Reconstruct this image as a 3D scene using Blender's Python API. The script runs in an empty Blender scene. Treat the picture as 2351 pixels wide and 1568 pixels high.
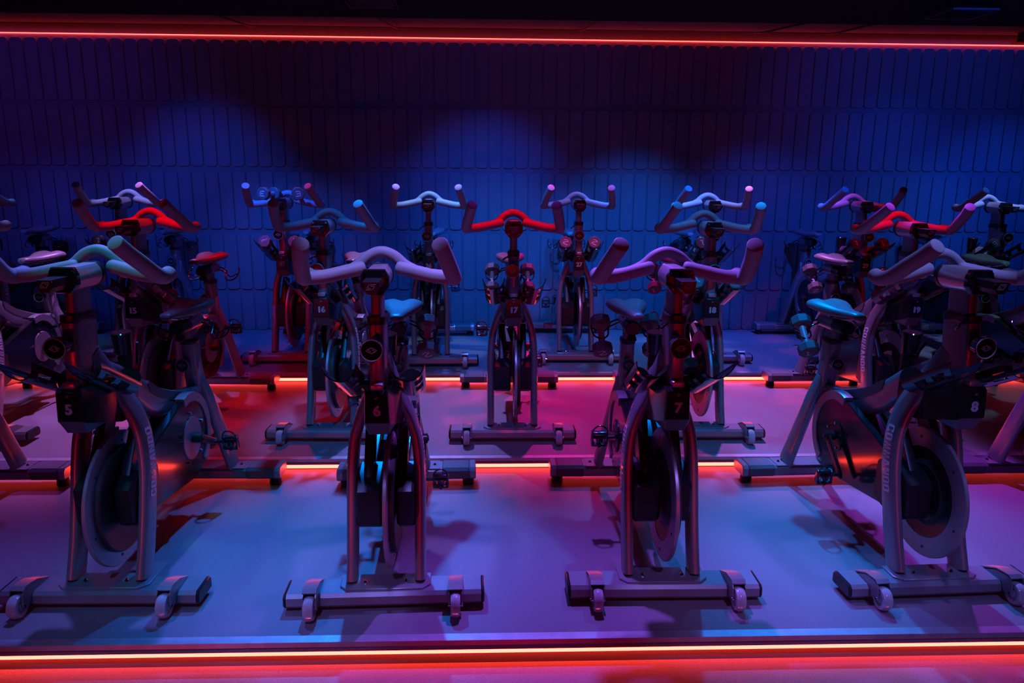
import bpy, bmesh, math, random
from mathutils import Vector, Matrix
random.seed(4)
PI = math.pi
SC = bpy.context.scene
COL = SC.collection

# ------------------------------------------------------------------ camera
CAM_Z = 1.2014
PITCH, YAW, ROLL = 0.22043782, 0.03432242, 0.00687175
F_PX = 1711.3
cam_data = bpy.data.cameras.new('camera')
cam_data.sensor_width = 36.0
cam_data.lens = 36.0 * F_PX / 2351.0
cam_data.clip_start = 0.02
cam = bpy.data.objects.new('camera', cam_data)
COL.objects.link(cam)
fwd = Vector((math.sin(YAW) * math.cos(PITCH), math.cos(YAW) * math.cos(PITCH), -math.sin(PITCH)))
rt0 = Vector((math.cos(YAW), -math.sin(YAW), 0))
up0 = rt0.cross(fwd)
rt = math.cos(ROLL) * rt0 + math.sin(ROLL) * up0
up = -math.sin(ROLL) * rt0 + math.cos(ROLL) * up0
M = Matrix((rt, up, -fwd)).transposed().to_4x4()
M.translation = Vector((0, 0, CAM_Z))
cam.matrix_world = M
SC.camera = cam

# ------------------------------------------------------------------ world, exposure
W = bpy.data.worlds.new('world')
SC.world = W
W.use_nodes = True
W.node_tree.nodes['Background'].inputs[0].default_value = (0.03, 0.02, 0.2, 1)
W.node_tree.nodes['Background'].inputs[1].default_value = 0.02
vs = SC.view_settings
vs.view_transform = 'Standard'
vs.look = 'None'
vs.exposure = 0.0
vs.gamma = 1.0
vs.use_curve_mapping = False

# ------------------------------------------------------------------ stage lamps under the ceiling
LAV = (0.21, 0.12, 1.0)
BLU = (0.0, 0.09, 1.0)
CYA = (0.0, 0.26, 0.9)
RED = (1.0, 0.004, 0.012)
PUR = (0.35, 0.05, 0.75)
WHI = (0.42, 0.42, 1.0)

def spot(loc, target, color, watts, deg, blend=0.5, radius=0.03):
    l = bpy.data.lights.new('stage_lamp', 'SPOT')
    l.color = color
    l.energy = watts
    l.spot_size = math.radians(deg)
    l.spot_blend = blend
    l.shadow_soft_size = radius
    o = bpy.data.objects.new('stage_lamp', l)
    o.location = loc
    d = Vector(target) - Vector(loc)
    o.rotation_euler = d.to_track_quat('-Z', 'Y').to_euler()
    COL.objects.link(o)
    return o

SPOTS = [
    # location, aim, colour, watts, cone, blend
    ((-2.0, 3.45, 2.06), (-1.95, 2.35, 0.0), (0.215, 0.052, 1.0), 46.8, 40, 0.9),
    ((-0.5, 3.45, 2.06), (-0.5, 2.35, 0.0), (0.0, 0.204, 1.0), 359.0, 40, 0.9),
    ((0.15, 3.45, 2.06), (0.12, 2.35, 0.0), (0.296, 0.045, 1.0), 22.6, 40, 0.9),
    ((0.85, 3.45, 2.06), (0.85, 2.35, 0.0), (0.0, 0.215, 1.0), 150.8, 40, 0.9),
    ((1.3, 3.45, 2.06), (1.3, 2.35, 0.0), (0.0, 0.254, 1.0), 266.5, 40, 0.9),
    ((1.85, 3.45, 2.06), (1.85, 2.35, 0.0), (0.447, 0.056, 1.0), 250.6, 40, 0.9),
    ((-1.9, 4.5, 2.06), (-1.9, 3.5, 0.05), (0.654, 0.215, 1.0), 266.3, 42, 0.9),
    ((-1.1, 4.5, 2.06), (-1.1, 3.5, 0.05), (1.0, 0.0, 0.012), 88.2, 42, 0.9),
    ((-0.35, 4.5, 2.06), (-0.35, 3.5, 0.05), (0.324, 0.237, 1.0), 281.7, 42, 0.9),
    ((0.5, 4.5, 2.06), (0.5, 3.5, 0.05), (1.0, 0.022, 0.479), 234.9, 42, 0.9),
    ((1.45, 4.5, 2.06), (1.45, 3.5, 0.05), (0.621, 0.186, 1.0), 351.1, 42, 0.9),
    ((-1.6, 4.6, 2.06), (-1.6, 4.6, 0.1), (0.0, 0.07, 1.0), 33.3, 50, 0.9),
    ((-0.1, 4.6, 2.06), (-0.1, 4.6, 0.1), (0.01, 0.121, 1.0), 120.5, 50, 0.9),
    ((0.85, 4.6, 2.06), (0.85, 4.6, 0.1), (0.035, 0.282, 1.0), 102.6, 50, 0.9),
    ((1.75, 4.6, 2.06), (1.75, 4.6, 0.1), (0.047, 0.114, 1.0), 208.0, 50, 0.9),
    ((-2.6, 3.6, 2.06), (-2.6, 5.3, 0.6), (0.002, 0.07, 1.0), 54.3, 44, 1.0),
    ((-1.9, 3.6, 2.06), (-1.9, 5.3, 1.0), (0.0, 0.075, 1.0), 109.2, 44, 1.0),
    ((-1.35, 3.6, 2.06), (-1.35, 5.3, 0.3), (0.008, 0.1, 1.0), 204.4, 44, 1.0),
    ((-0.6, 3.6, 2.06), (-0.6, 5.3, 0.5), (0.0, 0.07, 1.0), 65.2, 44, 1.0),
    ((0.0, 3.6, 2.06), (0.0, 5.3, 0.9), (0.0, 0.081, 1.0), 160.0, 44, 1.0),
    ((0.1, 3.6, 2.06), (0.1, 5.3, 0.3), (0.0, 0.182, 1.0), 181.8, 44, 1.0),
    ((1.0, 3.6, 2.06), (1.0, 5.3, 0.5), (0.0, 0.125, 1.0), 315.6, 44, 1.0),
    ((1.9, 3.6, 2.06), (1.9, 5.3, 0.6), (0.0, 0.075, 1.0), 167.5, 44, 1.0),
    ((2.8, 3.6, 2.06), (2.8, 5.3, 1.1), (0.0, 0.07, 1.0), 64.2, 44, 1.0),
    ((3.0, 3.6, 2.06), (3.0, 5.3, 0.5), (0.017, 0.181, 1.0), 62.8, 44, 1.0),
    ((3.6, 3.6, 2.06), (3.6, 5.3, 0.9), (0.0, 0.073, 1.0), 134.9, 44, 1.0),
    ((-3.1, 3.6, 2.06), (-3.1, 5.3, 0.5), (0.013, 0.069, 1.0), 41.7, 44, 1.0),
    ((-3.0, 3.2, 2.06), (-3.0, 5.3, 1.7), (0.201, 0.053, 1.0), 33.3, 70, 1.0),
    ((-1.5, 3.2, 2.06), (-1.5, 5.3, 1.7), (0.152, 0.057, 1.0), 2.9, 70, 1.0),
    ((0.0, 3.2, 2.06), (0.0, 5.3, 1.7), (0.18, 0.055, 1.0), 12.6, 70, 1.0),
    ((1.5, 3.2, 2.06), (1.5, 5.3, 1.7), (0.583, 0.021, 1.0), 3.8, 70, 1.0),
    ((3.0, 3.2, 2.06), (3.0, 5.3, 1.7), (0.019, 0.068, 1.0), 72.5, 70, 1.0),
    ((-1.2, 2.6, 2.06), (-1.2, 1.5, -0.06), (0.15, 0.174, 1.0), 121.2, 60, 0.9),
    ((0.3, 2.6, 2.06), (0.3, 1.5, -0.06), (0.293, 0.101, 1.0), 219.7, 60, 0.9),
    # red lamps at the front of the room, facing the riders
    ((-1.5, -0.5, 0.35), (-1.0, 2.0, 0.75), (1, 0, 0.01), 17, 60, 0.8),
    ((0.1, -0.7, 0.35), (0.1, 2.0, 0.75), (1, 0, 0.01), 15, 56, 0.8),
    ((1.3, -0.5, 0.35), (1.0, 2.0, 0.7), (1, 0, 0.01), 9, 50, 0.8),
    ((0.5, 2.3, 2.05), (0.54, 4.3, 0.72), (1, 0, 0.01), 34, 14, 0.6),
    ((2.2, 2.3, 2.05), (2.2, 4.3, 0.72), (1, 0, 0.01), 34, 14, 0.6),
    ((-1.2, 2.3, 2.05), (-1.17, 4.3, 0.72), (1, 0, 0.01), 34, 14, 0.6),
    ((-1.0, 0.5, 2.0), (-0.9, 1.88, 0.12), (0.1, 0.25, 1), 70, 22, 0.7),
    ((-0.6, 0.5, 2.0), (-0.5, 1.88, 0.1), (0.28, 0.22, 1), 75, 17, 0.7),
    ((0.85, 0.5, 2.0), (0.72, 1.9, 0.1), (0.35, 0.2, 1), 75, 19, 0.7),
    ((1.3, 0.5, 2.0), (1.2, 1.9, 0.15), (0.2, 0.2, 1), 75, 22, 0.7),
    ((-0.69, 1.9, 2.06), (-0.69, 3.12, 0.25), (0, 0.25, 1), 90, 22, 0.7),
    ((0.11, 1.9, 2.06), (0.08, 3.1, 0.2), (0.16, 0.15, 1), 55, 22, 0.7),
    ((0.95, 1.9, 2.06), (1.02, 3.1, 0.3), (0.0, 0.27, 1), 95, 24, 0.7),
    ((-1.55, 1.9, 2.06), (-1.5, 3.1, 0.3), (0.3, 0.1, 0.6), 20, 26, 0.7),
    ((1.85, 1.9, 2.06), (1.82, 3.1, 0.3), (0.12, 0.15, 1), 45, 26, 0.7),
    ((-0.33, 3.0, 2.06), (-0.2, 4.22, 0.25), (0.16, 0.25, 1), 45, 24, 0.7),
    ((0.5, 3.0, 2.06), (0.5, 4.28, 0.3), (0.4, 0.25, 1), 60, 24, 0.7),
    ((1.4, 3.0, 2.06), (1.4, 4.27, 0.2), (0.3, 0.2, 1), 45, 22, 0.7),
    ((-1.2, 3.0, 2.06), (-1.15, 4.28, 0.2), (1, 0, 0.02), 50, 24, 0.7),
    ((-1.09, 1.75, 2.06), (-1.0, 2.06, 0.93), (0.02, 0.5, 0.7), 34, 26, 0.6),
    ((-0.29, 1.72, 2.06), (-0.29, 2.04, 0.93), (0.27, 0.24, 1), 95, 26, 0.6),
    ((1.32, 1.74, 2.06), (1.25, 2.05, 0.93), (0.22, 0.24, 1), 70, 28, 0.6),
    ((-1.45, 2.94, 2.06), (-1.43, 3.24, 0.97), (1, 0, 0.012), 120, 24, 0.6),
    ((-0.69, 2.97, 2.06), (-0.66, 3.27, 0.97), (0.0, 0.2, 1), 34, 24, 0.6),
    ((0.11, 2.96, 2.06), (0.11, 3.26, 0.97), (1, 0, 0.012), 105, 24, 0.6),
    ((0.96, 2.96, 2.06), (1.0, 3.26, 0.97), (0.05, 0.26, 1), 40, 24, 0.6),
    ((1.84, 2.97, 2.06), (1.84, 3.27, 0.97), (1, 0, 0.012), 115, 24, 0.6),
    ((-2.26, 2.96, 2.06), (-2.26, 3.5, 0.8), (0.28, 0.28, 1), 60, 34, 0.6),
    ((2.64, 2.97, 2.06), (2.6, 3.6, 0.8), (0.1, 0.5, 0.8), 45, 34, 0.6),
    ((-2.09, 4.12, 2.06), (-2.07, 4.45, 1.02), (0.32, 0.3, 1), 85, 25, 0.6),
    ((-0.33, 4.06, 2.06), (-0.33, 4.39, 1.02), (0.35, 0.62, 1), 70, 24, 0.6),
    ((0.53, 4.14, 2.06), (0.53, 4.47, 1.02), (1, 0, 0.012), 14, 24, 0.6),
    ((1.31, 4.12, 2.06), (1.31, 4.45, 1.02), (0.33, 0.4, 1), 75, 24, 0.6),
    ((2.21, 4.12, 2.06), (2.21, 4.45, 1.02), (1, 0, 0.012), 34, 24, 0.6),
    ((3.02, 4.1, 2.06), (3.02, 4.44, 1.02), (0.32, 0.42, 1), 80, 25, 0.6),
    ((-2.95, 4.12, 2.06), (-2.9, 4.45, 1.02), (0.02, 0.5, 0.7), 30, 25, 0.6),
]
for s_ in SPOTS:
    spot(*s_)

# ------------------------------------------------------------------ materials
MATS = {}
def mat(name, color, rough=0.5, metal=0.0, emit=None, estr=0.0, trans=0.0, ior=1.45, coat=0.0,
        noise=0.0, nscale=200.0, bump=0.0, bscale=400.0, aniso=0.0, rnoise=0.0, spec=0.5):
    m = bpy.data.materials.new(name)
    m.use_nodes = True
    nt = m.node_tree
    b = nt.nodes['Principled BSDF']
    b.inputs['Base Color'].default_value = (*color, 1)
    b.inputs['Roughness'].default_value = rough
    b.inputs['Metallic'].default_value = metal
    b.inputs['IOR'].default_value = ior
    b.inputs['Transmission Weight'].default_value = trans
    b.inputs['Coat Weight'].default_value = coat
    b.inputs['Coat Roughness'].default_value = 0.15
    b.inputs['Specular IOR Level'].default_value = spec
    if emit:
        b.inputs['Emission Color'].default_value = (*emit, 1)
        b.inputs['Emission Strength'].default_value = estr
    if noise or bump or rnoise:
        tc = nt.nodes.new('ShaderNodeTexCoord')
        if noise or rnoise:
            n = nt.nodes.new('ShaderNodeTexNoise')
            n.inputs['Scale'].default_value = nscale
            n.inputs['Detail'].default_value = 4
            nt.links.new(tc.outputs['Object'], n.inputs['Vector'])
        if noise:
            r = nt.nodes.new('ShaderNodeMapRange')
            r.inputs['From Min'].default_value = 0.3
            r.inputs['From Max'].default_value = 0.7
            r.inputs['To Min'].default_value = 1 - noise
            r.inputs['To Max'].default_value = 1 + noise
            nt.links.new(n.outputs['Fac'], r.inputs['Value'])
            mx = nt.nodes.new('ShaderNodeVectorMath')
            mx.operation = 'SCALE'
            mx.inputs[0].default_value = color
            nt.links.new(r.outputs['Result'], mx.inputs['Scale'])
            nt.links.new(mx.outputs['Vector'], b.inputs['Base Color'])
        if rnoise:
            r2 = nt.nodes.new('ShaderNodeMapRange')
            r2.inputs['From Min'].default_value = 0.3
            r2.inputs['From Max'].default_value = 0.7
            r2.inputs['To Min'].default_value = max(0.02, rough - rnoise)
            r2.inputs['To Max'].default_value = min(1, rough + rnoise)
            nt.links.new(n.outputs['Fac'], r2.inputs['Value'])
            nt.links.new(r2.outputs['Result'], b.inputs['Roughness'])
        if bump:
            n2 = nt.nodes.new('ShaderNodeTexNoise')
            n2.inputs['Scale'].default_value = bscale
            n2.inputs['Detail'].default_value = 3
            nt.links.new(tc.outputs['Object'], n2.inputs['Vector'])
            bp = nt.nodes.new('ShaderNodeBump')
            bp.inputs['Strength'].default_value = bump
            bp.inputs['Distance'].default_value = 0.002
            nt.links.new(n2.outputs['Fac'], bp.inputs['Height'])
            nt.links.new(bp.outputs['Normal'], b.inputs['Normal'])
    MATS[name] = m
    return m

mat('rubber_floor', (0.19, 0.172, 0.195), 0.55, noise=0.22, nscale=350, bump=0.15, bscale=500, spec=0.4)
mat('felt', (0.165, 0.155, 0.17), 0.9, noise=0.15, nscale=600, bump=0.3, bscale=900, spec=0.1)
mat('felt_base', (0.15, 0.14, 0.155), 0.95, noise=0.15, nscale=600, spec=0.1)
mat('ceiling_paint', (0.02, 0.02, 0.02), 0.9, spec=0.05)
mat('cove_plaster', (0.085, 0.075, 0.075), 0.9, noise=0.1, nscale=40)
mat('frame_paint', (0.27, 0.27, 0.29), 0.33, 0.4, noise=0.05, nscale=900, coat=0.3)
mat('aluminium', (0.50, 0.50, 0.52), 0.34, 0.75)
mat('trim_metal', (0.45, 0.45, 0.48), 0.40, 0.6, noise=0.12, nscale=30)
mat('chrome', (0.75, 0.75, 0.78), 0.1, 1.0)
mat('black_plastic', (0.018, 0.018, 0.02), 0.35, noise=0.1, nscale=300)
mat('gloss_black', (0.012, 0.012, 0.014), 0.12, coat=0.5)
mat('soft_grip', (0.29, 0.285, 0.32), 0.55, noise=0.12, nscale=700, bump=0.1, bscale=800, spec=0.35)
mat('saddle_vinyl', (0.17, 0.17, 0.18), 0.38, noise=0.1, nscale=500)
mat('rubber_pad', (0.11, 0.11, 0.115), 0.6, noise=0.2, nscale=400, bump=0.2, bscale=300)
mat('black_rubber', (0.012, 0.012, 0.012), 0.7)
mat('flywheel_metal', (0.42, 0.42, 0.44), 0.38, 0.6)
mat('flywheel_dark', (0.05, 0.045, 0.045), 0.45, 0.2)
mat('clear_wheel', (0.90, 0.90, 0.95), 0.10, trans=0.55, ior=1.45)
mat('print_white', (0.78, 0.78, 0.80), 0.5)
mat('print_grey', (0.30, 0.30, 0.31), 0.5)
mat('led_red', (0.02, 0.0, 0.0), 0.5, emit=(1.0, 0.042, 0.028), estr=18.0)
mat('led_thin', (0.02, 0.0, 0.0), 0.5, emit=(1.0, 0.036, 0.03), estr=11.0)
mat('led_cover', (0.5, 0.02, 0.02), 0.4)
mat('db_coat', (0.11, 0.11, 0.115), 0.5, noise=0.1, nscale=300)
mat('db_handle', (0.55, 0.55, 0.58), 0.35, 0.3)
mat('pedal_metal', (0.10, 0.10, 0.11), 0.22, 0.8)
mat('aluminium_dull', (0.26, 0.26, 0.28), 0.4, 0.5)
mat('dark_metal', (0.10, 0.10, 0.11), 0.28, 0.5)
mat('cable', (0.03, 0.03, 0.03), 0.5)

# ------------------------------------------------------------------ mesh helpers
def new_bm():
    return bmesh.new()

def finish(bm, name, smooth=True, angle=0.6):
    bmesh.ops.recalc_face_normals(bm, faces=bm.faces[:])
    me = bpy.data.meshes.new(name)
    bm.to_mesh(me)
    bm.free()
    if smooth:
        me.shade_smooth()
        me.set_sharp_from_angle(angle=angle)
    return me

def box(bm, c, size, bevel=0.0, seg=2, rot=None):
    m = Matrix.Translation(Vector(c))
    if rot is not None:
        m = m @ rot
    m = m @ Matrix.Diagonal((size[0], size[1], size[2], 1))
    r = bmesh.ops.create_cube(bm, size=1.0, matrix=m)
    if bevel > 0:
        vs_ = set(r['verts'])
        es = [e for e in bm.edges if e.verts[0] in vs_ and e.verts[1] in vs_]
        bmesh.ops.bevel(bm, geom=es, offset=bevel, segments=seg, affect='EDGES', profile=0.5)

def loft(bm, rings, closed=True, cap0=True, cap1=True):
    vr = [[bm.verts.new(p) for p in ring] for ring in rings]
    n = len(vr[0])
    for a, b in zip(vr, vr[1:]):
        for i in range(n if closed else n - 1):
            j = (i + 1) % n
            bm.faces.new((a[i], a[j], b[j], b[i]))
    if cap0 and closed:
        bm.faces.new(list(reversed(vr[0])))
    if cap1 and closed:
        bm.faces.new(vr[-1])

def circle(n=14):
    return [(math.cos(2 * PI * i / n), math.sin(2 * PI * i / n)) for i in range(n)]

def superell(a, b, p=3.0, n=20):
    out = []
    for i in range(n):
        t = 2 * PI * i / n
        c, s = math.cos(t), math.sin(t)
        out.append((a * math.copysign(abs(c) ** (2 / p), c), b * math.copysign(abs(s) ** (2 / p), s)))
    return out

def catmull(pts, sub=5):
    P = [Vector(p) for p in pts]
    P = [P[0] * 2 - P[1]] + P + [P[-1] * 2 - P[-2]]
    out = []
    for i in range(1, len(P) - 2):
        for k in range(sub):
            t = k / sub
            p0, p1, p2, p3 = P[i - 1], P[i], P[i + 1], P[i + 2]
            out.append(0.5 * ((2 * p1) + (p2 - p0) * t + (2 * p0 - 5 * p1 + 4 * p2 - p3) * t * t
                              + (-p0 + 3 * p1 - 3 * p2 + p3) * t ** 3))
    out.append(P[-2])
    return out

def sweep(bm, path, profile, ref=(1, 0, 0), scales=None, cap=True):
    path = [Vector(p) for p in path]
    n = len(path)
    rings = []
    ref = Vector(ref)
    for i, p in enumerate(path):
        t = (path[min(i + 1, n - 1)] - path[max(i - 1, 0)]).normalized()
        b = ref - ref.dot(t) * t
        if b.length < 1e-4:
            b = Vector((0, 1, 0)) - Vector((0, 1, 0)).dot(t) * t
        b.normalize()
        c = t.cross(b)
        if scales is None:
            sa = sc = 1.0
        elif isinstance(scales[i], (tuple, list)):
            sa, sc = scales[i]
        else:
            sa = sc = scales[i]
        rings.append([p + b * (u * sa) + c * (v * sc) for u, v in profile])
    loft(bm, rings, True, cap, cap)

def tube(bm, pts, r, n=12, ref=(1, 0, 0), round_ends=False, scales=None):
    pts = [Vector(p) for p in pts]
    prof = [(r * a, r * b) for a, b in circle(n)]
    if round_ends:
        k0, k1 = (0.55, 0.42), ((0.55, 0.42) if round_ends is True else (0.10, 0.06))
        e0, e1 = (0.5, 0.82), ((0.5, 0.82) if round_ends is True else (0.86, 0.97))
        d0 = (pts[0] - pts[1]).normalized()
        d1 = (pts[-1] - pts[-2]).normalized()
        pts = [pts[0] + d0 * r * k0[0], pts[0] + d0 * r * k0[1]] + pts + [pts[-1] + d1 * r * k1[1], pts[-1] + d1 * r * k1[0]]
        base = scales or [1.0] * (len(pts) - 4)
        sc = [e0[0] * base[0], e0[1] * base[0]] + list(base) + [e1[1] * base[-1], e1[0] * base[-1]]
    else:
        sc = scales
    sweep(bm, pts, prof, ref, sc)

def cyl(bm, a, b, r0, r1=None, n=16, bev=0.0):
    a, b = Vector(a), Vector(b)
    r1 = r0 if r1 is None else r1
    d = (b - a)
    L = d.length
    d.normalize()
    pts = [a, b]
    sc = [r0, r1]
    if bev > 0:
        pts = [a, a + d * bev, b - d * bev, b]
        sc = [r0 - bev, r0, r1, r1 - bev]
    sweep(bm, pts, circle(n), (1, 0, 0) if abs(d.x) < 0.9 else (0, 0, 1), sc)

def lathe_x(bm, prof, cy, cz, n=40, x0=0.0):
    """prof: closed list of (r, x) revolved about the x axis through (cy, cz)"""
    rings = []
    for i in range(n):
        t = 2 * PI * i / n
        rings.append([(x0 + x, cy + r * math.cos(t), cz + r * math.sin(t)) for r, x in prof])
    rings.append(rings[0])
    vr = [[bm.verts.new(p) for p in ring] for ring in rings[:-1]]
    m = len(prof)
    for i in range(n):
        a, b = vr[i], vr[(i + 1) % n]
        for k in range(m):
            l = (k + 1) % m
            try:
                bm.faces.new((a[k], a[l], b[l], b[k]))
            except ValueError:
                pass

def prism_x(bm, poly, x0, x1, bevel=0.0):
    """poly of (y, z) extruded along x"""
    if bevel > 0:
        cy = sum(p[0] for p in poly) / len(poly)
        cz = sum(p[1] for p in poly) / len(poly)
        def ins(k):
            out = []
            n = len(poly)
            for i in range(n):
                a, b, c = Vector(poly[i - 1]), Vector(poly[i]), Vector(poly[(i + 1) % n])
                e1, e2 = (b - a).normalized(), (c - b).normalized()
                nrm = Vector((-(e1.y + e2.y), e1.x + e2.x))
                if nrm.length < 1e-6:
                    nrm = Vector((cy, cz)) - b
                nrm.normalize()
                if nrm.dot(Vector((cy, cz)) - b) < 0:
                    nrm = -nrm
                out.append(b + nrm * k)
            return out
        pi_ = ins(bevel)
        s = 1 if x1 > x0 else -1
        rings = [[(x0, p[0], p[1]) for p in pi_], [(x0 + s * bevel, p[0], p[1]) for p in poly],
                 [(x1 - s * bevel, p[0], p[1]) for p in poly], [(x1, p[0], p[1]) for p in pi_]]
    else:
        rings = [[(x0, p[0], p[1]) for p in poly], [(x1, p[0], p[1]) for p in poly]]
    loft(bm, rings)

def obj(name, me, m, parent=None, loc=None, rot=None):
    o = bpy.data.objects.new(name, me)
    if m and me is not None and not me.materials:
        me.materials.append(MATS[m])
    COL.objects.link(o)
    if parent is not None:
        o.parent = parent
    if loc is not None:
        o.location = loc
    if rot is not None:
        o.rotation_euler = rot
    return o

def tag(o, label=None, cat=None, group=None, kind=None):
    if label: o['label'] = label
    if cat: o['category'] = cat
    if group: o['group'] = group
    if kind: o['kind'] = kind
    return o

def text_mesh(body, size, offset=0.0, extrude=0.0006):
    cu = bpy.data.curves.new('lettering', 'FONT')
    cu.body = body
    cu.size = size
    cu.offset = offset
    cu.extrude = extrude
    cu.align_x = 'CENTER'
    cu.align_y = 'CENTER'
    cu.space_character = 0.98
    cu.resolution_u = 4
    t = bpy.data.objects.new('lettering_src', cu)
    COL.objects.link(t)
    dg = bpy.context.evaluated_depsgraph_get()
    me = bpy.data.meshes.new_from_object(t.evaluated_get(dg))
    bpy.data.objects.remove(t)
    bpy.data.curves.remove(cu)
    me.name = 'lettering'
    me.materials.clear()
    return me

# ------------------------------------------------------------------ the room
TIER_Z = [0.0, 0.05, 0.10]
EDGE_Y = [1.745, 2.912, 4.078]
WALL_Y = 5.309
FACE_Y = 5.300
XL, XR = -6.0, 6.0
LOW_Z = -0.062

def struct(name, me, m, parent=None):
    o = obj(name, me, m, parent)
    if parent is None:
        o['kind'] = 'structure'
    return o

b = new_bm(); box(b, (0, -0.6, LOW_Z - 0.05), (XR - XL, 2 * (EDGE_Y[0] + 0.6), 0.1))
struct('floor', finish(b, 'floor', False), 'rubber_floor')
ends = EDGE_Y[1:] + [WALL_Y]
for i in range(3):
    y0, y1 = EDGE_Y[i] + 0.012, ends[i] + (0.02 if i < 2 else 0)
    lo = TIER_Z[i] - (0.062 if i == 0 else 0.05) - 0.05
    b = new_bm()
    # slab set back under the nosing
    box(b, (0, (y0 + 0.02 + y1) / 2, (TIER_Z[i] + lo) / 2), (XR - XL, y1 - y0 - 0.02, TIER_Z[i] - lo))
    o = struct('floor_platform', finish(b, 'floor_platform', False), 'rubber_floor')
    # nosing trim: top lip and face above the light channel
    b = new_bm()
    prof = [(EDGE_Y[i], TIER_Z[i] - 0.010), (EDGE_Y[i] + 0.004, TIER_Z[i] + 0.002), (EDGE_Y[i] + 0.034, TIER_Z[i] + 0.002),
            (EDGE_Y[i] + 0.034, TIER_Z[i] - 0.0005), (EDGE_Y[i] + 0.012, TIER_Z[i] - 0.010)]
    prism_x(b, prof, XL, XR)
    o = struct('trim_%d' % (i + 1), finish(b, 'nosing', False), 'trim_metal')
    b = new_bm()
    h = 0.024 if i else 0.026
    box(b, (0, EDGE_Y[i] + 0.018, TIER_Z[i] - 0.010 - (h - 0.010) / 2), (XR - XL, 0.028, h - 0.010))
    o2 = obj('nosing_face', finish(b, 'nosing_face', False), 'rubber_floor', o)
    # light strip below
    b = new_bm()
    zc = TIER_Z[i] - h - 0.010
    box(b, (0, EDGE_Y[i] + 0.021, zc), (XR - XL, 0.012, 0.018 if i == 0 else 0.019), 0.002)
    s = obj('led_strip', finish(b, 'led_strip', False), 'led_red')
    tag(s, ['glowing red LED strip under the front edge of the lowest platform',
            'glowing red LED strip under the middle platform edge behind bikes 5 to 8',
            'glowing red LED strip under the rear platform edge behind bikes 15 to 19'][i], 'light strip', 'platform LED strips')
    b = new_bm()
    box(b, (0, EDGE_Y[i] + 0.029, zc), (XR - XL, 0.004, 0.024))
    obj('channel', finish(b, 'channel', False), 'led_cover', s)

# back wall with felt panels
b = new_bm(); box(b, (0, WALL_Y + 0.05, 1.05), (XR - XL, 0.1, 2.06))
wall = struct('wall_back', finish(b, 'wall_back', False), 'felt_base')

def panel_bm(w, h, d, r, bm=None, cx=0, cz=0, y=0):
    bm = bm or new_bm()
    def outline(k):
        pts = []
        for qx, qz, a0 in ((1, 1, 0), (-1, 1, 90), (-1, -1, 180), (1, -1, 270)):
            for s in range(4):
                a = math.radians(a0 + 30 * s)
                rr = r - k
                pts.append((cx + qx * (w / 2 - r) + rr * math.cos(a), cz + qz * (h / 2 - r) + rr * math.sin(a)))
        return pts
    o0, o1 = outline(0), outline(0.004)
    rings = [[(p[0], y, p[1]) for p in o0], [(p[0], y - d + 0.004, p[1]) for p in o0], [(p[0], y - d, p[1]) for p in o1]]
    loft(bm, rings, True, False, True)
    return bm
PITCH_X, PITCH_Z = 0.0925, 0.4245
PW, PH = 0.0865, 0.3965
Z_J = [0.378, 0.8025, 1.227, 1.6515, 2.076]          # joints between rows
pm = finish(panel_bm(PW, PH, 0.011, 0.024), 'felt_panel', True, 0.5)
pm.materials.append(MATS['felt'])
cells = []
for r in range(4):
    zc = (Z_J[r] + Z_J[r + 1]) / 2
    for k in range(-42, 45):
        cells.append((abs(k - 1.5), -0.128 + k * PITCH_X, zc))
cells.sort(key=lambda c: c[0])
for d, x, z in cells[:300]:
    o = obj('felt_panel', pm, None, wall, (x, WALL_Y, z))
rest = new_bm()
for d, x, z in cells[300:]:
    panel_bm(PW, PH, 0.011, 0.024, rest, x, z, WALL_Y)
for k in range(-42, 45):
    panel_bm(PW, 0.264, 0.011, 0.024, rest, -0.128 + k * PITCH_X, 0.10 + 0.132, WALL_Y)
o = obj('felt_panels_outer', finish(rest, 'felt_panels_outer', True, 0.5), 'felt', wall)
o['kind'] = 'stuff'

# ceiling, cove and cove light
CEIL_Z, CEIL_EDGE = 2.102, 4.75
b = new_bm(); box(b, (0, (CEIL_EDGE - 2.0) / 2, CEIL_Z + 0.05), (XR - XL, CEIL_EDGE + 2.0, 0.1))
struct('ceiling', finish(b, 'ceiling', False), 'ceiling_paint')
b = new_bm()
box(b, (0, 5.0, 2.152 + 0.01), (XR - XL, 0.62, 0.02))
box(b, (0, WALL_Y + 0.05, 2.115), (XR - XL, 0.06, 0.075))
struct('trim_4', finish(b, 'cove', False), 'cove_plaster')
b = new_bm(); box(b, (0, 5.302, 2.084), (XR - XL, 0.010, 0.006), 0.0015)
s = obj('led_strip', finish(b, 'led_strip', False), 'led_thin')
tag(s, 'thin red LED line along the top of the panelled wall below the ceiling', 'light strip')
# beam across the cove at the right
b = new_bm(); box(b, (3.62, 4.98, 2.13), (0.10, 0.5, 0.07))
struct('trim_5', finish(b, 'cove_beam', False), 'ceiling_paint')
# loose cables on the cove edge
for x, dx in ((-1.62, 0.10), (-0.66, 0.08), (0.68, -0.07), (1.95, -0.16), (2.40, -0.12)):
    b = new_bm()
    tube(b, catmull([(x - dx, 4.80, 2.150), (x, 5.02, 2.138), (x + dx * 0.7, 5.20, 2.132), (x + dx, 5.28, 2.14)], 4), 0.006, 8)
    o = obj('cable', finish(b, 'cable'), 'cable')
    tag(o, 'short dark cable hanging in the red lit cove ' + {-1.62: 'at the far left', -0.66: 'left of the middle vent', 0.68: 'right of the middle',
        1.95: 'left of the right vent', 2.40: 'nearest the right corner'}[x], 'cable', 'cove cables')
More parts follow.
